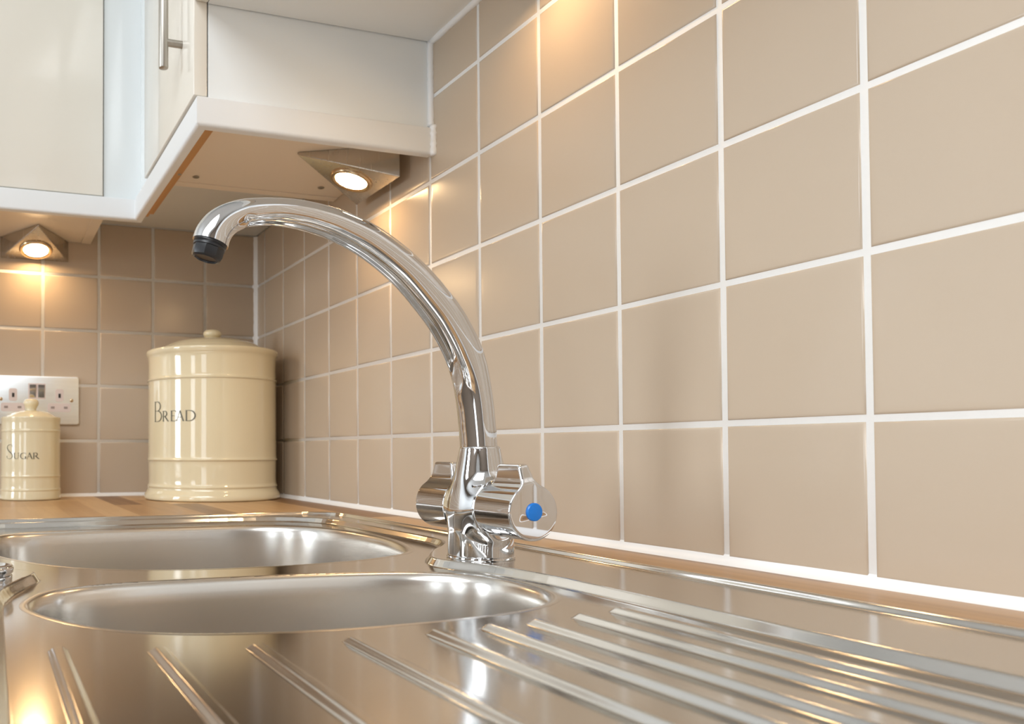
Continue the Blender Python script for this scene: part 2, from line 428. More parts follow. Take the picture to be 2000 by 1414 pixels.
cab2 = thing('wall_cabinet', (-0.65, -0.14, 0.46), 'wall cabinet with wide cream gloss door on the back wall above the sugar jar', 'cabinet', None)
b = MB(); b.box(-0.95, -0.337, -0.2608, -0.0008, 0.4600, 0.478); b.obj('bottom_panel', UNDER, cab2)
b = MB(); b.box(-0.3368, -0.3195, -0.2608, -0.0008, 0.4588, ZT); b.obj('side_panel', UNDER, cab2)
b = MB(); b.box(-0.95, -0.337, -0.2608, -0.0008, ZT - 0.018, ZT); b.box(-0.968, -0.9502, -0.2608, -0.0008, 0.4588, ZT); b.obj('carcass', CARC, cab2)
b = MB(); b.box(-0.93, -0.3354, -0.2770, -0.2615, 0.4630, ZT, bev=0.0012, seg=3); tag(b.obj('door', CREAM, cab2, smooth=True), 'cream gloss door')

corner = thing('corner_panel', (-0.30, -0.27, 0.462), 'white gloss filler post and grey soffit closing the corner between the two wall cabinets', 'cabinet panel')
b = MB()
pts = [(-0.3330, -0.2685), (-0.3330, -0.2550), (-0.2750, -0.2550), (-0.2600, -0.2550), (-0.2600, -0.3660), (-0.2765, -0.3660), (-0.2765, -0.2685)]
b.prism(pts, 0.4625, ZT); b.obj('filler_post', WHITEG, corner)
b = MB(); b.box(-0.2595, -0.0008, -0.3665, -0.0008, 0.4990, 0.515); b.box(-0.3190, -0.2595, -0.2545, -0.0008, 0.4990, 0.515); b.obj('soffit', GREYP, corner)

# pelmet: rounded profile swept along an L
def pelmet():
    w_, z0, z1, r = 0.0120, 0.4300, 0.4615, 0.0042
    prof = [(0, z1 - 0.001), (0.001, z1), (w_, z1)]
    prof += [(w_, z0)]
    prof += [(r - r * math.sin(a), z0 + r - r * math.cos(a)) for a in np.linspace(0, PI / 2, 7)]
    # path corners (outer line) with mitre directions into the cabinet
    path = [((-0.95, -0.2790), (0, 1)), ((-0.2880, -0.2790), (1, 1)), ((-0.2880, -0.6570), (1, 1)), ((-0.0022, -0.6570), (0, 1))]
    V = []; F = []; n = len(prof)
    for (p, d) in path:
        for u, z in prof: V.append((p[0] + d[0] * u, p[1] + d[1] * u, z))
    # round the outer front corner a little by inserting points
    for i in range(len(path) - 1):
        for k in range(n): F.append((i * n + k, i * n + (k + 1) % n, (i + 1) * n + (k + 1) % n, (i + 1) * n + k))
    F.append(tuple(range(n))); F.append(tuple(range(3 * n, 4 * n))[::-1])
    b = MB(); b.add(V, F); return b
o = pelmet().obj('pelmet', PEL, smooth=True, base=(-0.30, -0.30, 0.430), auto=30)
tag(o, 'white rounded pelmet strip running under both wall cabinets around the corner', 'pelmet')
b = MB(); b.box(-0.2757, -0.2695, -0.6440, -0.2900, 0.4335, 0.4595); b.box(-0.2694, -0.2600, -0.6440, -0.2830, 0.4400, 0.4597)
bt = tag(b.obj('batten', BATTEN, base=(-0.257, -0.41, 0.44)), 'orange brown wooden batten fixed behind the pelmet under the right cabinet', 'batten')
b = MB(); b.lathe([(0.0030, 0.4397), (0.0026, 0.4392)], (-0.2635, -0.47, 0), 20); b.obj('screw', SCREW, bt)

# bridging unit above the tap (only its underside and front corner reach into the frame)
br_ = thing('bridging_cabinet', (-0.145, -0.97, 0.566), 'pale grey underside of the bridging unit at the top, above the tap', 'cabinet')
b = MB(); b.box(-0.2742, -0.0008, -1.290, -0.6515, 0.5660, 0.5840, bev=0.0004); b.obj('bottom_panel', BRIDGE, br_)
b = MB(); b.box(-0.2742, -0.0008, -1.290, -0.6525, 0.5845, 0.90); b.obj('carcass', CARC, br_)
b = MB(); b.box(-0.2895, -0.2748, -1.290, -0.6525, 0.5662, 0.90, bev=0.001); b.obj('door', CREAM, br_)

# ------------------------------------------------------------------ triangular cabinet lamps
def lamp(origin, out, along, depth, half, top, hgt, label):
    """origin: point on wall below cabinet; out: unit vector away from wall; along: along wall"""
    O = Vector(origin); o3 = Vector(out); a3 = Vector(along); zt = Vector((0, 0, top)); zb = Vector((0, 0, top - hgt))
    t = thing('triangular_cabinet_lamp', tuple(O + zb), label, 'lamp', 'triangular lamps under the wall cabinets')
    tip = Vector((0, 0, top - 0.0035))
    A = O + o3 * depth + zt; A2 = O + o3 * depth + tip
    B, Cc = O - a3 * half + zt, O + a3 * half + zt
    B2, C2 = O - a3 * half + zb, O + a3 * half + zb
    bm = bmesh.new(); vs = [bm.verts.new(p) for p in (A, B, Cc, A2, B2, C2)]
    for f in ((0, 1, 2), (3, 5, 4), (0, 3, 4, 1), (0, 2, 5, 3), (1, 4, 5, 2)): bm.faces.new([vs[i] for i in f])
    bmesh.ops.recalc_face_normals(bm, faces=list(bm.faces))
    bmesh.ops.bevel(bm, geom=list(bm.edges), offset=0.0011, segments=2, profile=0.5, affect='EDGES')
    b = MB(); b.bm(bm); b.obj('housing', BRUSH, t, smooth=True, auto=40)
    # disc on the sloping face
    n = (B2 - A2).cross(C2 - A2).normalized()
    if n.z > 0: n = -n
    c = A2 * 0.33 + (B2 + C2) * 0.335
    e1 = a3.normalized(); e2 = n.cross(e1)
    Mx = Matrix((e1, e2, n)).transposed().to_4x4(); Mx.translation = c
    def lt(prof, name, material, par):
        bb = MB(); bb.lathe(prof, (0, 0, 0), 48); bb.V = [tuple(Mx @ Vector(v)) for v in bb.V]
        return bb.obj(name, material, par, smooth=True, auto=40)
    rg = lt([(0.0285, -0.0005), (0.0285, 0.0015), (0.0270, 0.0034), (0.0245, 0.0038), (0.0222, 0.0030), (0.0212, 0.0022), (0.0205, 0.0016)], 'lamp_ring', RING, t)
    lt([(0.0207, 0.0006), (0.0206, 0.0022), (0.0150, 0.0027), (0.0060, 0.0029), (0.001, 0.0029)], 'lens', LENS, t)
    return t
lamp((-0.0150, -0.5395, 0), (-1, 0, 0), (0, 1, 0), 0.112, 0.0615, 0.4598, 0.0400, 'lit triangular steel lamp under the right cabinet beside the tiles, above the spout')
lamp((-0.4180, -0.0010, 0), (0, -1, 0), (1, 0, 0), 0.104, 0.0590, 0.4598, 0.0375, 'lit triangular steel lamp on the back wall above the socket and sugar jar')
lamp((-0.0150, -0.8900, 0), (-1, 0, 0), (0, 1, 0), 0.112, 0.0615, 0.5656, 0.0400, 'lit triangular steel lamp beside the tiles under the bridging unit, above the tap')

# ------------------------------------------------------------------ socket
sk = thing('double_wall_socket', (-0.4133, 0, 0.1305), 'brushed steel double power socket on the back wall behind the sugar jar', 'socket')
SX = lambda px: -0.3402 - (154 - px) * 0.000948
SZ = lambda py: 0.2148 - (py - 737) * 0.000945
b = MB(); b.prism(rrect(-0.4862, -0.3402, 0.1292, 0.2150, 0.004), -0.0058, -0.0004, plane='XZ', bev=0.0008); b.obj('faceplate', PLATE, sk, smooth=True)
def plate(name, x0, x1, y0, y1, r, yy0, yy1, m_, par, bev=0.0):
    b = MB(); b.prism(rrect(SX(x0), SX(x1), SZ(y1), SZ(y0), r), yy1, yy0, plane='XZ', bev=bev); return b.obj(name, m_, par)
for dx in (0, 84.2):
    e = plate('socket_insert', 26.2 + dx, 41 + dx, 760.8, 784, 0.0035, -0.0056, -0.0064, INSERT, sk)
    plate('slot', 31.8 + dx, 36.2 + dx, 769.3, 777.3, 0.0004, -0.006, -0.0067, DARK, e)
    e = plate('socket_insert', 12 + dx, 54.5 + dx, 787.8, 803.8, 0.0035, -0.0056, -0.0064, INSERT, sk)
    for sx_ in (18, 42): plate('slot', sx_ + dx, sx_ + 6.8 + dx, 793.6, 798, 0.0004, -0.006, -0.0067, SLOT, e)
sur = plate('switch_surround', 60.8, 92, 750.6, 780.2, 0.001, -0.0056, -0.0063, INSERT, sk)
for x0 in (62.8, 78.4):
    x1 = x0 + 12.2
    V = [(SX(x0), -0.0060, SZ(778)), (SX(x1), -0.0060, SZ(778)), (SX(x1), -0.0060, SZ(752.8)), (SX(x0), -0.0060, SZ(752.8)),
         (SX(x0 + .5), -0.0068, SZ(777)), (SX(x1 - .5), -0.0068, SZ(777)), (SX(x1 - .5), -0.0100, SZ(753.4)), (SX(x0 + .5), -0.0100, SZ(753.4))]
    b = MB(); b.add(V, [(0, 1, 2, 3), (4, 5, 6, 7), (0, 1, 5, 4), (1, 2, 6, 5), (2, 3, 7, 6), (3, 0, 4, 7)]); b.obj('rocker_switch', CHROME, sk)
for x, y in ((12.2, 781), (140.4, 782)):
    b = MB(); b.lathe([(0.0030, -0.0056), (0.0030, -0.0066), (0.0022, -0.0072), (0.0010, -0.0074)], (SX(x), 0, SZ(y)), 24, axis='Y'); b.obj('screw', RING, sk, smooth=True)

# ------------------------------------------------------------------ canisters
def strokes(letter):
    T, t = 1.0, 0.34      # thick and thin strokes in relative units
    def arc(cx, cy_, rx, ry, a0, a1, w0, w1, n=14):
        P = []
        for k in range(n + 1):
            f = k / n; a = math.radians(a0 + (a1 - a0) * f); wv = w0 + (w1 - w0) * math.sin(PI * f)
            P.append((cx + rx * math.cos(a), cy_ + ry * math.sin(a), wv))
        return P
    if letter == 'B': return [[(0.12, 0, T), (0.12, 1, T)], [(0, 0, t), (0.5, 0, t)], [(0, 1, t), (0.42, 1, t)], [(0.12, 0.53, t), (0.45, 0.53, t)],
                              arc(0.42, 0.765, 0.40, 0.235, 90, -90, t, T), arc(0.48, 0.265, 0.48, 0.265, 90, -90, t, T)]
    if letter == 'R': return [[(0.12, 0, T), (0.12, 1, T)], [(0, 0, t), (0.26, 0, t)], [(0, 1, t), (0.4, 1, t)], [(0.12, 0.48, t), (0.4, 0.48, t)],
                              arc(0.38, 0.74, 0.32, 0.26, 90, -90, t, T), [(0.38, 0.5, T), (0.85, 0.06, T), (1.04, -0.03, t)]]
    if letter == 'E': return [[(0.16, 0, T), (0.16, 1, T)], [(0, 0, t), (0.95, 0, t), (1.0, 0.16, t)], [(0, 1, t), (0.88, 1, t), (0.92, 0.86, t)], [(0.16, 0.52, t), (0.75, 0.52, t)]]
    if letter == 'A': return [[(0.02, 0, t), (0.47, 1.02, t)], [(0.45, 1.02, T), (0.92, 0, T)], [(0.2, 0.36, t), (0.72, 0.36, t)], [(0.0, 0, t), (0.14, 0, t)], [(0.8, 0, t), (1.05, 0, t)]]
    if letter == 'D': return [[(0.1, 0, T), (0.1, 1, T)], [(0, 0, t), (0.45, 0, t)], [(0, 1, t), (0.42, 1, t)], arc(0.42, 0.5, 0.56, 0.5, 90, -90, t, T, 20)]
    if letter == 'S': return [catmull([(0.86, 0.84, t), (0.84, 0.95, t), (0.55, 1.0, t), (0.2, 0.92, t * 1.5), (0.1, 0.76, T * .8), (0.3, 0.58, T), (0.68, 0.42, T), (0.9, 0.25, T * .8), (0.78, 0.06, t * 1.5), (0.4, 0.0, t), (0.08, 0.08, t), (0.04, 0.2, T * .7)], 4).tolist()]
    if letter == 'U': return [[(0, 1, t), (0.3, 1, t)], [(0.75, 1, t), (1.0, 1, t)], catmull([(0.14, 1, T), (0.14, 0.4, T), (0.24, 0.1, T * .7), (0.5, 0.0, t), (0.76, 0.1, t), (0.86, 0.4, t), (0.86, 1, t)], 5).tolist()]
    if letter == 'G': return [catmull([(0.92, 0.8, t), (0.84, 0.95, t), (0.55, 1.0, t), (0.2, 0.85, T * .7), (0.06, 0.5, T), (0.2, 0.14, T * .7), (0.55, 0.0, t), (0.88, 0.08, t)], 5).tolist(), [(0.88, 0.0, T), (0.88, 0.38, T)], [(0.74, 0.38, t), (1.0, 0.38, t)]]
def lettering(word, ctr, R, spans, zb, heights, view, stroke, parent):
    """raised-print letters wrapped on the cylinder; spans in degrees from the direction 'view'"""
    b = MB()
    for ch, (a0, a1), h_ in zip(word, spans, heights):
        wid = math.radians(a1 - a0) * R
        for st in strokes(ch):
            P = [(p[0] * wid, p[1] * h_, p[2] * stroke) for p in st]
            Vn = []; dense = []
            for i in range(len(P) - 1):
                n = max(1, int(math.hypot(P[i + 1][0] - P[i][0], P[i + 1][1] - P[i][1]) / 0.0015))
                for k in range(n): dense.append([P[i][q] + (P[i + 1][q] - P[i][q]) * k / n for q in range(3)])
            dense.append(list(P[-1]))
            for i, p in enumerate(dense):
                q0 = dense[max(i - 1, 0)]; q1 = dense[min(i + 1, len(dense) - 1)]
                tx, ty = q1[0] - q0[0], q1[1] - q0[1]; l = math.hypot(tx, ty) or 1; nx, ny = -ty / l, tx / l
                for s_ in (1, -1):
                    for dr in (0.0002, 0.00045):
                        u = p[0] + nx * p[2] / 2 * s_; v = p[1] + ny * p[2] / 2 * s_
                        ang = view + math.radians(a0) + u / R
                        Vn.append((ctr[0] + (R + dr) * math.cos(ang), ctr[1] + (R + dr) * math.sin(ang), zb + v))
            F = []
            for i in range(len(dense) - 1):
                a, c = i * 4, i * 4 + 4
                F += [(a + 1, c + 1, c + 3, a + 3), (a, a + 2, c + 2, c), (a, c, c + 1, a + 1), (a + 2, a + 3, c + 3, c + 2)]
            b.add(Vn, F)
    return b.obj('lettering', INK, parent)
def canister(name, ctr, prof, lid, knob, label, word, R, spans, zb, heights, stroke):
    t = thing(name, (ctr[0], ctr[1], 0.0), label, 'canister', 'cream storage jars on the worktop')
    b = MB(); pr_ = catmull([(r, z) for r, z in prof], 4).tolist(); b.lathe(pr_, (ctr[0], ctr[1], 0), 96); b.obj('jar', CERAM, t, smooth=True, auto=60)
    b = MB(); b.lathe(catmull(lid, 5).tolist(), (ctr[0], ctr[1], 0), 96); ld = b.obj('lid', CERAM, t, smooth=True, auto=60)
    b = MB(); b.lathe(catmull(knob, 5).tolist(), (ctr[0], ctr[1], 0), 48); b.obj('knob', CERAM, ld, smooth=True, auto=60)
    view = math.atan2(CAM.y - ctr[1], CAM.x - ctr[0])
    lettering(word, ctr, R, spans, zb, heights, view, stroke, t)
    return t
canister('bread_crock', (-0.1265, -0.135),
    [(0.1140, 0.0005), (0.1165, 0.0015), (0.1172, 0.005), (0.1160, 0.010), (0.1120, 0.0165), (0.1110, 0.0200), (0.1118, 0.0215), (0.1122, 0.0232), (0.1112, 0.0250),
     (0.1100, 0.029), (0.1098, 0.045), (0.1103, 0.0630), (0.1122, 0.0662), (0.1124, 0.0682), (0.1108, 0.0712), (0.1104, 0.09), (0.1103, 0.15), (0.1103, 0.1965), (0.1119, 0.1995), (0.1120, 0.2015), (0.1103, 0.2045),
     (0.1100, 0.225), (0.1108, 0.2380), (0.1130, 0.2435), (0.1140, 0.2480), (0.1128, 0.2510), (0.1085, 0.2525), (0.1030, 0.2515), (0.098, 0.2490)],
    [(0.1010, 0.2460), (0.1000, 0.2500), (0.0930, 0.2545), (0.0830, 0.2605), (0.0680, 0.2675), (0.0480, 0.2720), (0.0250, 0.2745), (0.0120, 0.2750)],
    [(0.0115, 0.2735), (0.0110, 0.2755), (0.0118, 0.2775), (0.0150, 0.2805), (0.0160, 0.2845), (0.0140, 0.2885), (0.0090, 0.2910), (0.0010, 0.2918)],
    'large cream ceramic bread crock with lid, standing in the worktop corner', 'BREAD', 0.1104,
    [(-59.9, -48.4), (-47.2, -40.0), (-37.6, -31.8), (-31.4, -24.4), (-23.0, -14.3)], 0.1300, [0.0325, 0.0165, 0.0165, 0.0165, 0.0165], 0.0022)
canister('sugar_jar', (-0.4262, -0.0600),
    [(0.0490, 0.0005), (0.0503, 0.0015), (0.0506, 0.004), (0.0500, 0.012), (0.0497, 0.0150), (0.0503, 0.0165), (0.0502, 0.0185), (0.0492, 0.0200), (0.0490, 0.036), (0.0499, 0.0390), (0.0499, 0.0410), (0.0490, 0.0430),
     (0.0488, 0.07), (0.0488, 0.1120), (0.0496, 0.1145), (0.0496, 0.1165), (0.0488, 0.1185), (0.0486, 0.129), (0.0492, 0.1340), (0.0495, 0.1375), (0.0485, 0.1392), (0.0440, 0.1390), (0.0425, 0.138)],
    [(0.0435, 0.1370), (0.0430, 0.1390), (0.0380, 0.1425), (0.0300, 0.1470), (0.0200, 0.1500), (0.0100, 0.1510)],
    [(0.0088, 0.1500), (0.0085, 0.1530), (0.0100, 0.1570), (0.0125, 0.1615), (0.0122, 0.1665), (0.0085, 0.1700), (0.0010, 0.1712)],
    'small cream ceramic sugar jar with round knob lid in front of the socket', 'SUGAR', 0.0488,
    [(-52, -35.5), (-34, -22.5), (-20.5, -8.5), (-7.5, 2.8), (4.0, 15.5)], 0.0690, [0.0235, 0.0098, 0.0098, 0.0098, 0.0098], 0.0015)

# ------------------------------------------------------------------ kitchen sink
sink = thing('kitchen_sink', (-0.31, -0.97, 0.0), 'stainless steel one and a half bowl inset sink with ribbed drainer', 'sink')
ZFIELD, ZLEDGE = -0.0025, 0.0032
OX0, OX1, OY0, OY1 = -0.575, -0.080, -1.465, -0.545
outer = np.array(rrect(OX0, OX1, OY0, OY1, 0.055, 10))
field = catmull([(-0.5310, -0.620), (-0.518, -0.586), (-0.480, -0.574), (-0.40, -0.5725), (-0.30, -0.5725), (-0.21, -0.574), (-0.163, -0.586), (-0.136, -0.613), (-0.1240, -0.650), (-0.1215, -0.72), (-0.1205, -0.80),
                 (-0.1205, -0.845), (-0.1270, -0.873), (-0.1435, -0.898), (-0.1660, -0.922), (-0.1845, -0.948), (-0.1935, -0.968), (-0.1905, -0.988), (-0.1800, -1.0102), (-0.1725, -1.0365),
                 (-0.1675, -1.079), (-0.1668, -1.16), (-0.1665, -1.24), (-0.1660, -1.31), (-0.166, -1.40), (-0.178, -1.430), (-0.21, -1.437), (-0.30, -1.437), (-0.40, -1.437), (-0.465, -1.436), (-0.488, -1.425),
                 (-0.4950, -1.40), (-0.4955, -1.30), (-0.4950, -1.20), (-0.4940, -1.12), (-0.4930, -1.045), (-0.4880, -1.010), (-0.4780, -0.980), (-0.4690, -0.957), (-0.4700, -0.942), (-0.485, -0.926),
                 (-0.505, -0.912), (-0.522, -0.885), (-0.5310, -0.84), (-0.5320, -0.75), (-0.5320, -0.65)], 4, closed=True)
FB = [(-0.4940, -0.660), (-0.4700, -0.632), (-0.4200, -0.6195), (-0.3250, -0.6130), (-0.2400, -0.6160), (-0.1950, -0.6270), (-0.1610, -0.6530), (-0.1400, -0.6980), (-0.1330, -0.7600), (-0.1400, -0.8250), (-0.1600, -0.8830),
      (-0.1850, -0.9060), (-0.2300, -0.9260), (-0.2750, -0.9335), (-0.3200, -0.9360), (-0.3600, -0.9340), (-0.3950, -0.9240), (-0.4300, -0.9060), (-0.4620, -0.8700), (-0.4900, -0.8150), (-0.5020, -0.7500)]
NB = [(-0.4815, -1.0439), (-0.4772, -1.017), (-0.4660, -0.9950), (-0.4450, -0.9815), (-0.4150, -0.9760), (-0.3642, -0.9750), (-0.2938, -0.9790), (-0.2391, -0.9870), (-0.2080, -0.9990), (-0.1870, -1.0190), (-0.1785, -1.0420),
      (-0.1790, -1.069), (-0.1848, -1.0931), (-0.1966, -1.110), (-0.2161, -1.1242), (-0.2429, -1.1344), (-0.2765, -1.1394), (-0.3066, -1.1421), (-0.3340, -1.1426), (-0.3595, -1.1411), (-0.3834, -1.1377), (-0.4063, -1.1324),
      (-0.4281, -1.1230), (-0.4493, -1.1069), (-0.4690, -1.0780)]
def smooth_loop(P, n, it=6):
    Q = resample(catmull(P, 6, closed=True), n)
    for _ in range(it): Q = (np.roll(Q, 1, 0) + 2 * Q + np.roll(Q, -1, 0)) / 4
    return Q
fbl = smooth_loop(FB, 160); nbl = smooth_loop(NB, 140, 4)
# each rib: x of its near foot, flat top width, start y, height
ribs = [(-0.4772, .0040, -1.1430, .0024), (-0.4372, .0042, -1.1560, .0025), (-0.3970, .0044, -1.1635, .0026), (-0.3530, .0038, -1.1650, .0028), (-0.3115, .0042, -1.1640, .0032), (-0.2812, .0042, -1.1620, .0032),
        (-0.2543, .0042, -1.1600, .0032), (-0.2240, .0042, -1.1550, .0031), (-0.1952, .0040, -1.1480, .0030)]
def dense(lo, hi, coarse, zones):
    P = [np.arange(lo, hi, coarse)]
    for a, b_, st in zones: P = [p[(p < a) | (p > b_)] for p in P] + [np.arange(a, b_, st)]
    P = np.unique(np.round(np.r_[tuple(P) + (lo, hi)], 6)); keep_ = np.r_[True, np.diff(P) > 0.00018]; keep_[-1] = True
    return P[keep_]
zx = [(-0.2050, -0.1130, 0.0006)] + [(xa - 0.0008, xa + tw + 2 * hr_ + 0.0008, 0.00035) for xa, tw, _, hr_ in ribs] + [(-0.5000, -0.4920, 0.0005), (-0.1720, -0.1600, 0.0004), (-0.1000, OX1, 0.0005), (-0.536, -0.526, 0.0006)]
gx = dense(OX0, OX1, 0.0013, zx)
gy = dense(OY0, OY1, 0.0013, [(OY0, -1.19, 0.0030), (-1.172, -1.140, 0.0006), (-1.075, -0.870, 0.0008), (-0.590, OY1, 0.0005)])[::-1]
GX, GY = np.meshgrid(gx, gy, indexing='ij')
so = -sdf_poly(GX, GY, outer)                     # distance in from the outer edge
sf = sdf_poly(GX, GY, field)                      # outside the recessed field > 0
def ramp(x, k=0.10):
    # straight slope with only its ends rounded
    x = np.clip(x, -k, 1 + k)
    lo = np.where(x < k, (x + k) ** 2 / (4 * k), x)
    return np.where(lo > 1 - k, 1 - (1 + k - x) ** 2 / (4 * k), lo)
Z = ZFIELD + (ZLEDGE - ZFIELD) * ramp(sf / 0.0036, 0.16)
RX = np.array([0, 0.0006, 0.0020, 0.0040, 0.0060, 0.0076, 0.0082, 0.0102, 0.0112, 0.0160, 0.0280])
RZ = np.array([0.0004, 0.0014, 0.0032, 0.0049, 0.0058, 0.0059, 0.0056, 0.0024, 0.0021, 0.0031, 0.0032])
fine = np.linspace(0, 0.028, 400); fz = np.interp(fine, RX, RZ)
for _ in range(14): fz[1:-1] = (fz[:-2] + 2 * fz[1:-1] + fz[2:]) / 4
rim = np.interp(so, fine, fz)
Z = np.where(so < 0.028, Z + (rim - ZLEDGE), Z)
for xa, tw, ys_, hr_ in ribs:
    fl = hr_ * (0.62 if xa > -0.38 else 0.85); xc = xa + fl + tw / 2
    up = ramp((GX - xa) / fl, 0.18); dn = ramp((xa + tw + 2 * fl - GX) / fl, 0.18)
    en = np.minimum(ramp((ys_ + (GX - xc) * 0.25 - GY) / 0.0040, 0.16), ramp((GY + 1.410) / 0.006, 0.16))
    Z = Z + hr_ * np.minimum(np.minimum(up, dn), en)
inF = sdf_poly(GX, GY, fbl); inN = sdf_poly(GX, GY, nbl)
hole = (inF < -0.0010) | (inN < -0.0010)
nx_, ny_ = GX.shape
idx = np.arange(nx_ * ny_).reshape(nx_, ny_)
ok = (so >= -1e-7) & ~hole
q = ok[:-1, :-1] & ok[1:, :-1] & ok[1:, 1:] & ok[:-1, 1:]
Q = np.stack([idx[:-1, :-1][q], idx[:-1, 1:][q], idx[1:, 1:][q], idx[1:, :-1][q]], 1)
used = np.unique(Q); remap = -np.ones(nx_ * ny_, int); remap[used] = np.arange(len(used))
Vs = np.stack([GX.ravel()[used], GY.ravel()[used], Z.ravel()[used]], 1)
top = mesh('drainer_top', Vs, remap[Q], STEEL, sink, smooth=True)
# skirt closing the rim down onto the worktop
ring = np.array(rrect(OX0 - 0.0003, OX1 + 0.0003, OY0 - 0.0003, OY1 + 0.0003, 0.0553, 10)); n = len(ring)
inn = np.array(rrect(OX0 + 0.0016, OX1 - 0.0016, OY0 + 0.0016, OY1 - 0.0016, 0.0534, 10))
V = [(x, y, 0.0001) for x, y in ring] + [(x, y, 0.0006) for x, y in ring] + [(x, y, 0.0019) for x, y in inn]
F = [(j * n + i, j * n + (i + 1) % n, j * n + n + (i + 1) % n, j * n + n + i) for j in (0, 1) for i in range(n)]
b = MB(); b.add(V, F); b.obj('rim', STEEL, sink, smooth=True, auto=70)
def bowl(loop, depth, parent):
    n = len(loop); ctr = loop.mean(0)
    t = np.roll(loop, -1, 0) - np.roll(loop, 1, 0); t /= np.linalg.norm(t, axis=1)[:, None]
    nrm = np.stack([-t[:, 1], t[:, 0]], 1)
    if ((ctr - loop) * nrm).sum() < 0: nrm = -nrm
    for _ in range(12):
        nrm = np.roll(nrm, 1, 0) + 2 * nrm + np.roll(nrm, -1, 0); nrm /= np.linalg.norm(nrm, axis=1)[:, None]
    V = []; F = []
    prof = [(-0.0034, 0.00004), (-0.0026, 0.00012), (-0.0016, 0.00018), (-0.0004, 0.00012), (0.0008, -0.0001), (0.0020, -0.0006), (0.0032, -0.0018), (0.0042, -0.0034), (0.0050, -0.0056), (0.0055, -0.0085),
            (0.0060, -0.014), (0.0072, -0.035), (0.0090, -0.065), (0.0110, -depth + 0.045), (0.0130, -depth + 0.030), (0.0175, -depth + 0.018), (0.0250, -depth + 0.009), (0.0350, -depth + 0.004)]
    for ins, z in prof:
        V += [(*(loop[i] + nrm[i] * ins), ZFIELD + z) for i in range(n)]
    last = loop + nrm * 0.035
    for f, z in ((0.7, 0.0025), (0.4, 0.001), (0.12, 0.0)):
        V += [(*(ctr + (last[i] - ctr) * f), ZFIELD - depth + z) for i in range(n)]
    R_ = len(prof) + 3
    for r in range(R_ - 1):
        for i in range(n): F.append((r * n + i, r * n + (i + 1) % n, (r + 1) * n + (i + 1) % n, (r + 1) * n + i))
    F.append(tuple(range((R_ - 1) * n, R_ * n)))
    b = MB(); b.add(V, F); o = b.obj('bowl', BOWL, parent, smooth=True, auto=None)
    b = MB(); b.lathe([(0.042, ZFIELD - depth + 0.0010), (0.040, ZFIELD - depth + 0.0030), (0.034, ZFIELD - depth + 0.0024), (0.030, ZFIELD - depth + 0.0012)], (ctr[0], ctr[1], 0), 48)
    b.obj('waste', CHROME, o, smooth=True)
    return o
tag(bowl(fbl, 0.165, sink), 'large far bowl'); tag(bowl(nbl, 0.13, sink), 'shallow half bowl nearest the drainer')
# pop-up waste control on the front ledge
kx, ky = -0.5035, -0.978
kb = MB(); kb.lathe([(0.0175, ZLEDGE - 0.0002), (0.0178, ZLEDGE + 0.0012), (0.0176, ZLEDGE + 0.0030), (0.0166, ZLEDGE + 0.0034), (0.0166, ZLEDGE + 0.0046), (0.0182, ZLEDGE + 0.0050), (0.0185, ZLEDGE + 0.0070), (0.0182, ZLEDGE + 0.0084),
    (0.0172, ZLEDGE + 0.0092), (0.0158, ZLEDGE + 0.0090), (0.0150, ZLEDGE + 0.0078), (0.0080, ZLEDGE + 0.0070), (0.0010, ZLEDGE + 0.0070)], (kx, ky, 0), 64)
tag(kb.obj('waste_control', CHROME, sink, smooth=True, auto=60), 'round chrome waste control')

# ------------------------------------------------------------------ mixer tap
TX, TY, TZ = -0.1572, -0.9790, ZLEDGE
ZA = 0.0400
tap = thing('mixer_tap', (TX, TY, TZ), 'tall chrome mixer tap with curved spout and two lever handles on the sink ledge', 'tap')
bz = np.array([0.0, 0.0035, 0.010, 0.025, 0.040, 0.052, 0.062, 0.070, 0.078, 0.0835, 0.090])
brd = np.array([0.0236, 0.0235, 0.0234, 0.0231, 0.0224, 0.0209, 0.0189, 0.0171, 0.0154, 0.0144, 0.0140])
bzf = np.linspace(0, 0.09, 200); brf = np.interp(bzf, bz, brd)
for _ in range(60): brf[1:-1] = (brf[:-2] + 2 * brf[1:-1] + brf[2:]) / 4
def body_fn(X, Y, Z):
    rho = np.hypot(X - TX, Y - TY); Rr = np.interp(Z, bzf, brf)
    d1 = (rho - Rr) * 0.97
    d1 = smax(d1, Z - 0.0846, 0.0022)
    ay = np.abs(Y - TY); rr = np.hypot(X - TX, Z - ZA)
    d2 = np.maximum(rr - 0.0180, ay - 0.0172)
    d2 = smax(rr - 0.0182, ay - 0.0190, 0.0015)
    d3 = np.maximum(rr - 0.0166, ay - 0.0206)
    d = smin(d1, d2, 0.010); d = np.minimum(d, d3)
    return np.maximum(d, (TZ + 0.0018) - Z)
LH = 0.0190
V, Q = sdf_mesh(body_fn, (TX - 0.027, TY - 0.027, TZ - 0.001), (TX + 0.027, TY + 0.027, 0.088), 0.0007)
mesh('tap_body', V, Q, CHROME, tap, smooth=True)
b = MB(); b.lathe([(0.0238, TZ - 0.0001), (0.0242, TZ + 0.0006), (0.0241, TZ + 0.0016), (0.0234, TZ + 0.0022)], (TX, TY, 0), 96); b.obj('base_ring', CHROME, tap, smooth=True)
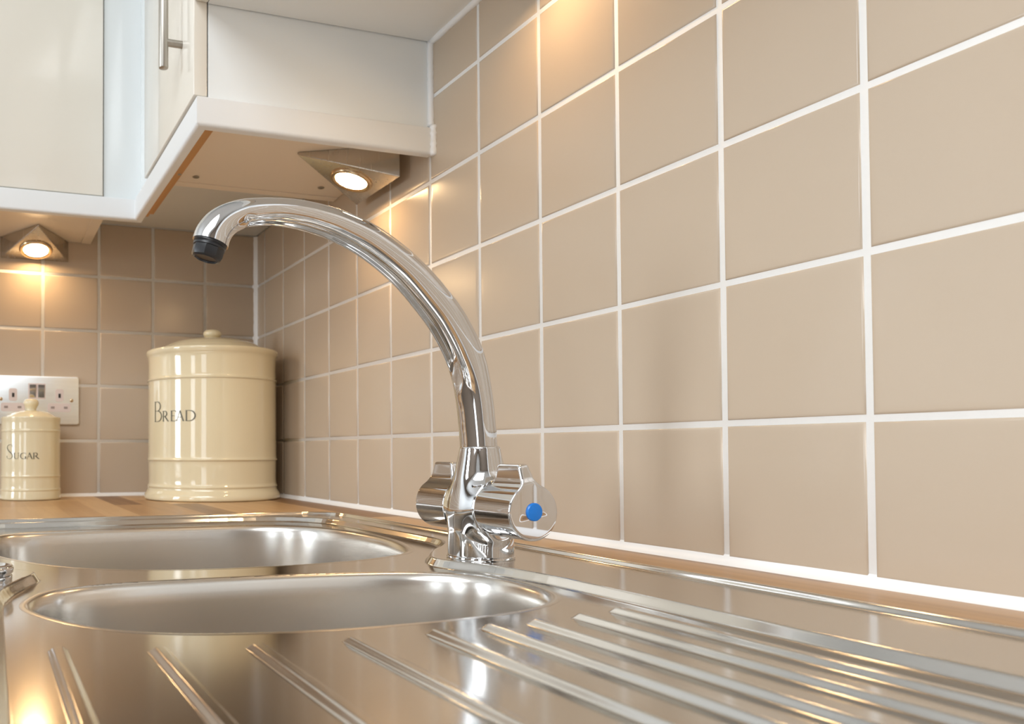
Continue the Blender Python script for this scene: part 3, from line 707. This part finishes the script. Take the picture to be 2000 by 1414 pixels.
def handle(sgn, lean, label):
    y0, y1 = 0.0196, 0.0612          # inner and outer end, distance from tap axis
    ca, sa = math.cos(lean), math.sin(lean)
    def fn(X, Y, Z):
        ay = sgn * (Y - TY); u0 = X - TX; v0 = Z - ZA
        u = u0 * ca - v0 * sa; v = u0 * sa + v0 * ca
        r = np.hypot(u, v)
        cyl = smax(smax(r - 0.0190, ay - y1, 0.0016), y0 - ay, 0.0010)
        hw = 0.0056 - (v - 0.017) * 0.13
        side = (np.abs(u) - hw) * 0.99
        inner = ((y0 + 0.0075 + (v - 0.015) * 0.34) - ay) * 0.95
        outer_ = (ay - (y1 - (v - 0.018) * 0.27)) * 0.96
        tab = smax(smax(side, smax(inner, outer_, 0.001), 0.0018), smax(v - 0.0325, -v, 0.001), 0.0022)
        prof2 = smin(cyl, tab, 0.0048)
        return smax(prof2, smax(ay - y1, y0 - ay, 0.0005), 0.0012)
    ya, yb = sorted((TY + sgn * (y0 - 0.002), TY + sgn * (y1 + 0.002)))
    V, Q = sdf_mesh(fn, (TX - 0.024, ya, ZA - 0.021), (TX + 0.024, yb, ZA + 0.035), 0.0005)
    return mesh('lever_handle', V, Q, CHROME, tap, smooth=True)
hr = handle(-1, math.radians(-9), 'near'); hl = handle(1, 0.0, 'far')
b = MB(); b.lathe([(0.0060, -0.0006), (0.0060, 0.0008), (0.0054, 0.0014), (0.0030, 0.0017), (0.0005, 0.0018)][::1], (0, 0, 0), 40)
b.V = [(TX + v[0], TY - 0.0612 - v[2], ZA + 0.0005 + v[1]) for v in b.V]
tag(b.obj('blue_cap', BLUE, hr, smooth=True), 'blue disc marking cold water')
# spout: path in a vertical plane, oval section with a fluted underside
SP = [(0.0010, 0.0840, .01329), (0.0022, 0.0999, .01329), (0.0049, 0.1223, .01335), (0.0112, 0.1484, .01375), (0.0240, 0.1718, .01370), (0.0383, 0.1890, .01330), (0.0602, 0.2098, .01250), (0.0870, 0.2272, .01170), (0.1110, 0.2367, .01070),
      (0.1279, 0.2407, .0100), (0.1440, 0.2427, .0094), (0.1616, 0.2427, .0089), (0.1795, 0.2400, .0093), (0.1905, 0.2358, .0101), (0.1979, 0.2302, .0111), (0.2025, 0.2235, .0119), (0.2043, 0.2180, .01215)]
dv = np.array([-1.0, 0.0])
C3 = catmull(SP, 10)
SEG = 96; V = []; F = []; n = len(C3)
tg = np.gradient(C3[:, :2], axis=0); tg /= np.linalg.norm(tg, axis=1)[:, None]
arc_ = np.r_[0, np.cumsum(np.linalg.norm(np.diff(C3[:, :2], axis=0), axis=1))]; total = arc_[-1]
for i in range(n):
    s_, z_, R_ = C3[i]; nN = np.array([-tg[i, 1], tg[i, 0]])       # outward normal in the plane
    Rb = 0.01329 + (0.01215 - 0.01329) * (arc_[i] / total)
    a_ = arc_[i]
    g = float(sstep(np.array((a_ - 0.040) / 0.030)) * sstep(np.array((total - 0.030 - a_) / 0.008)))
    for k in range(SEG):
        th = 2 * PI * k / SEG; c_, sn = math.cos(th), math.sin(th)
        no = R_ * c_
        if c_ < 0:
            flat = -R_ * (1 - abs(sn) ** 5) ** 0.5 * (0.90 if True else 1)
            groove = 0.0042 * math.exp(-(sn / 0.50) ** 4)
            no = no * (1 - g) + g * (flat * 1.0 + groove)
        # outward = away from the arc centre
        p = np.array([s_, z_]) + nN * (no)
        V.append((TX + dv[0] * p[0] + (-dv[1]) * sn * Rb, TY + dv[1] * p[0] + dv[0] * sn * Rb, p[1]))
for i in range(n - 1):
    for k in range(SEG): F.append((i * SEG + k, i * SEG + (k + 1) % SEG, (i + 1) * SEG + (k + 1) % SEG, (i + 1) * SEG + k))
F.append(tuple(range(SEG))[::-1]); F.append(tuple(range((n - 1) * SEG, n * SEG)))
b = MB(); b.add(V, F); spout = b.obj('spout', CHROME, tap, smooth=True, auto=50)
# aerator
e = C3[-1]; tt = tg[-1]; ax3 = Vector((dv[0] * tt[0], dv[1] * tt[0], tt[1])).normalized()
ep = Vector((TX + dv[0] * e[0], TY + dv[1] * e[0], e[1]))
e1 = ax3.orthogonal().normalized(); e2 = ax3.cross(e1)
Mx = Matrix((e1, e2, ax3)).transposed().to_4x4(); Mx.translation = ep
b = MB(); b.lathe([(0.0111, -0.002), (0.0113, 0.0010), (0.0106, 0.0017), (0.0109, 0.0024), (0.0109, 0.0036), (0.0102, 0.0040)], (0, 0, 0), 64)
P12 = []
for (rr, zz) in ((0.0106, 0.0036), (0.0106, 0.0082), (0.0099, 0.0104), (0.0080, 0.0112), (0.0074, 0.0102)):
    P12.append([((rr * (1.0 if k % 2 else 0.955)) * math.cos(2 * PI * k / 16), (rr * (1.0 if k % 2 else 0.955)) * math.sin(2 * PI * k / 16), zz) for k in range(16)])
V = [p for r_ in P12 for p in r_]; F = [(j * 16 + i, j * 16 + (i + 1) % 16, j * 16 + 16 + (i + 1) % 16, j * 16 + 16 + i) for j in range(4) for i in range(16)] + [tuple(range(64, 80))]
b.add(V, F); b.V = [tuple(Mx @ Vector(v)) for v in b.V]
tag(b.obj('aerator', BLACK, spout, smooth=True, auto=20), 'black plastic aerator')
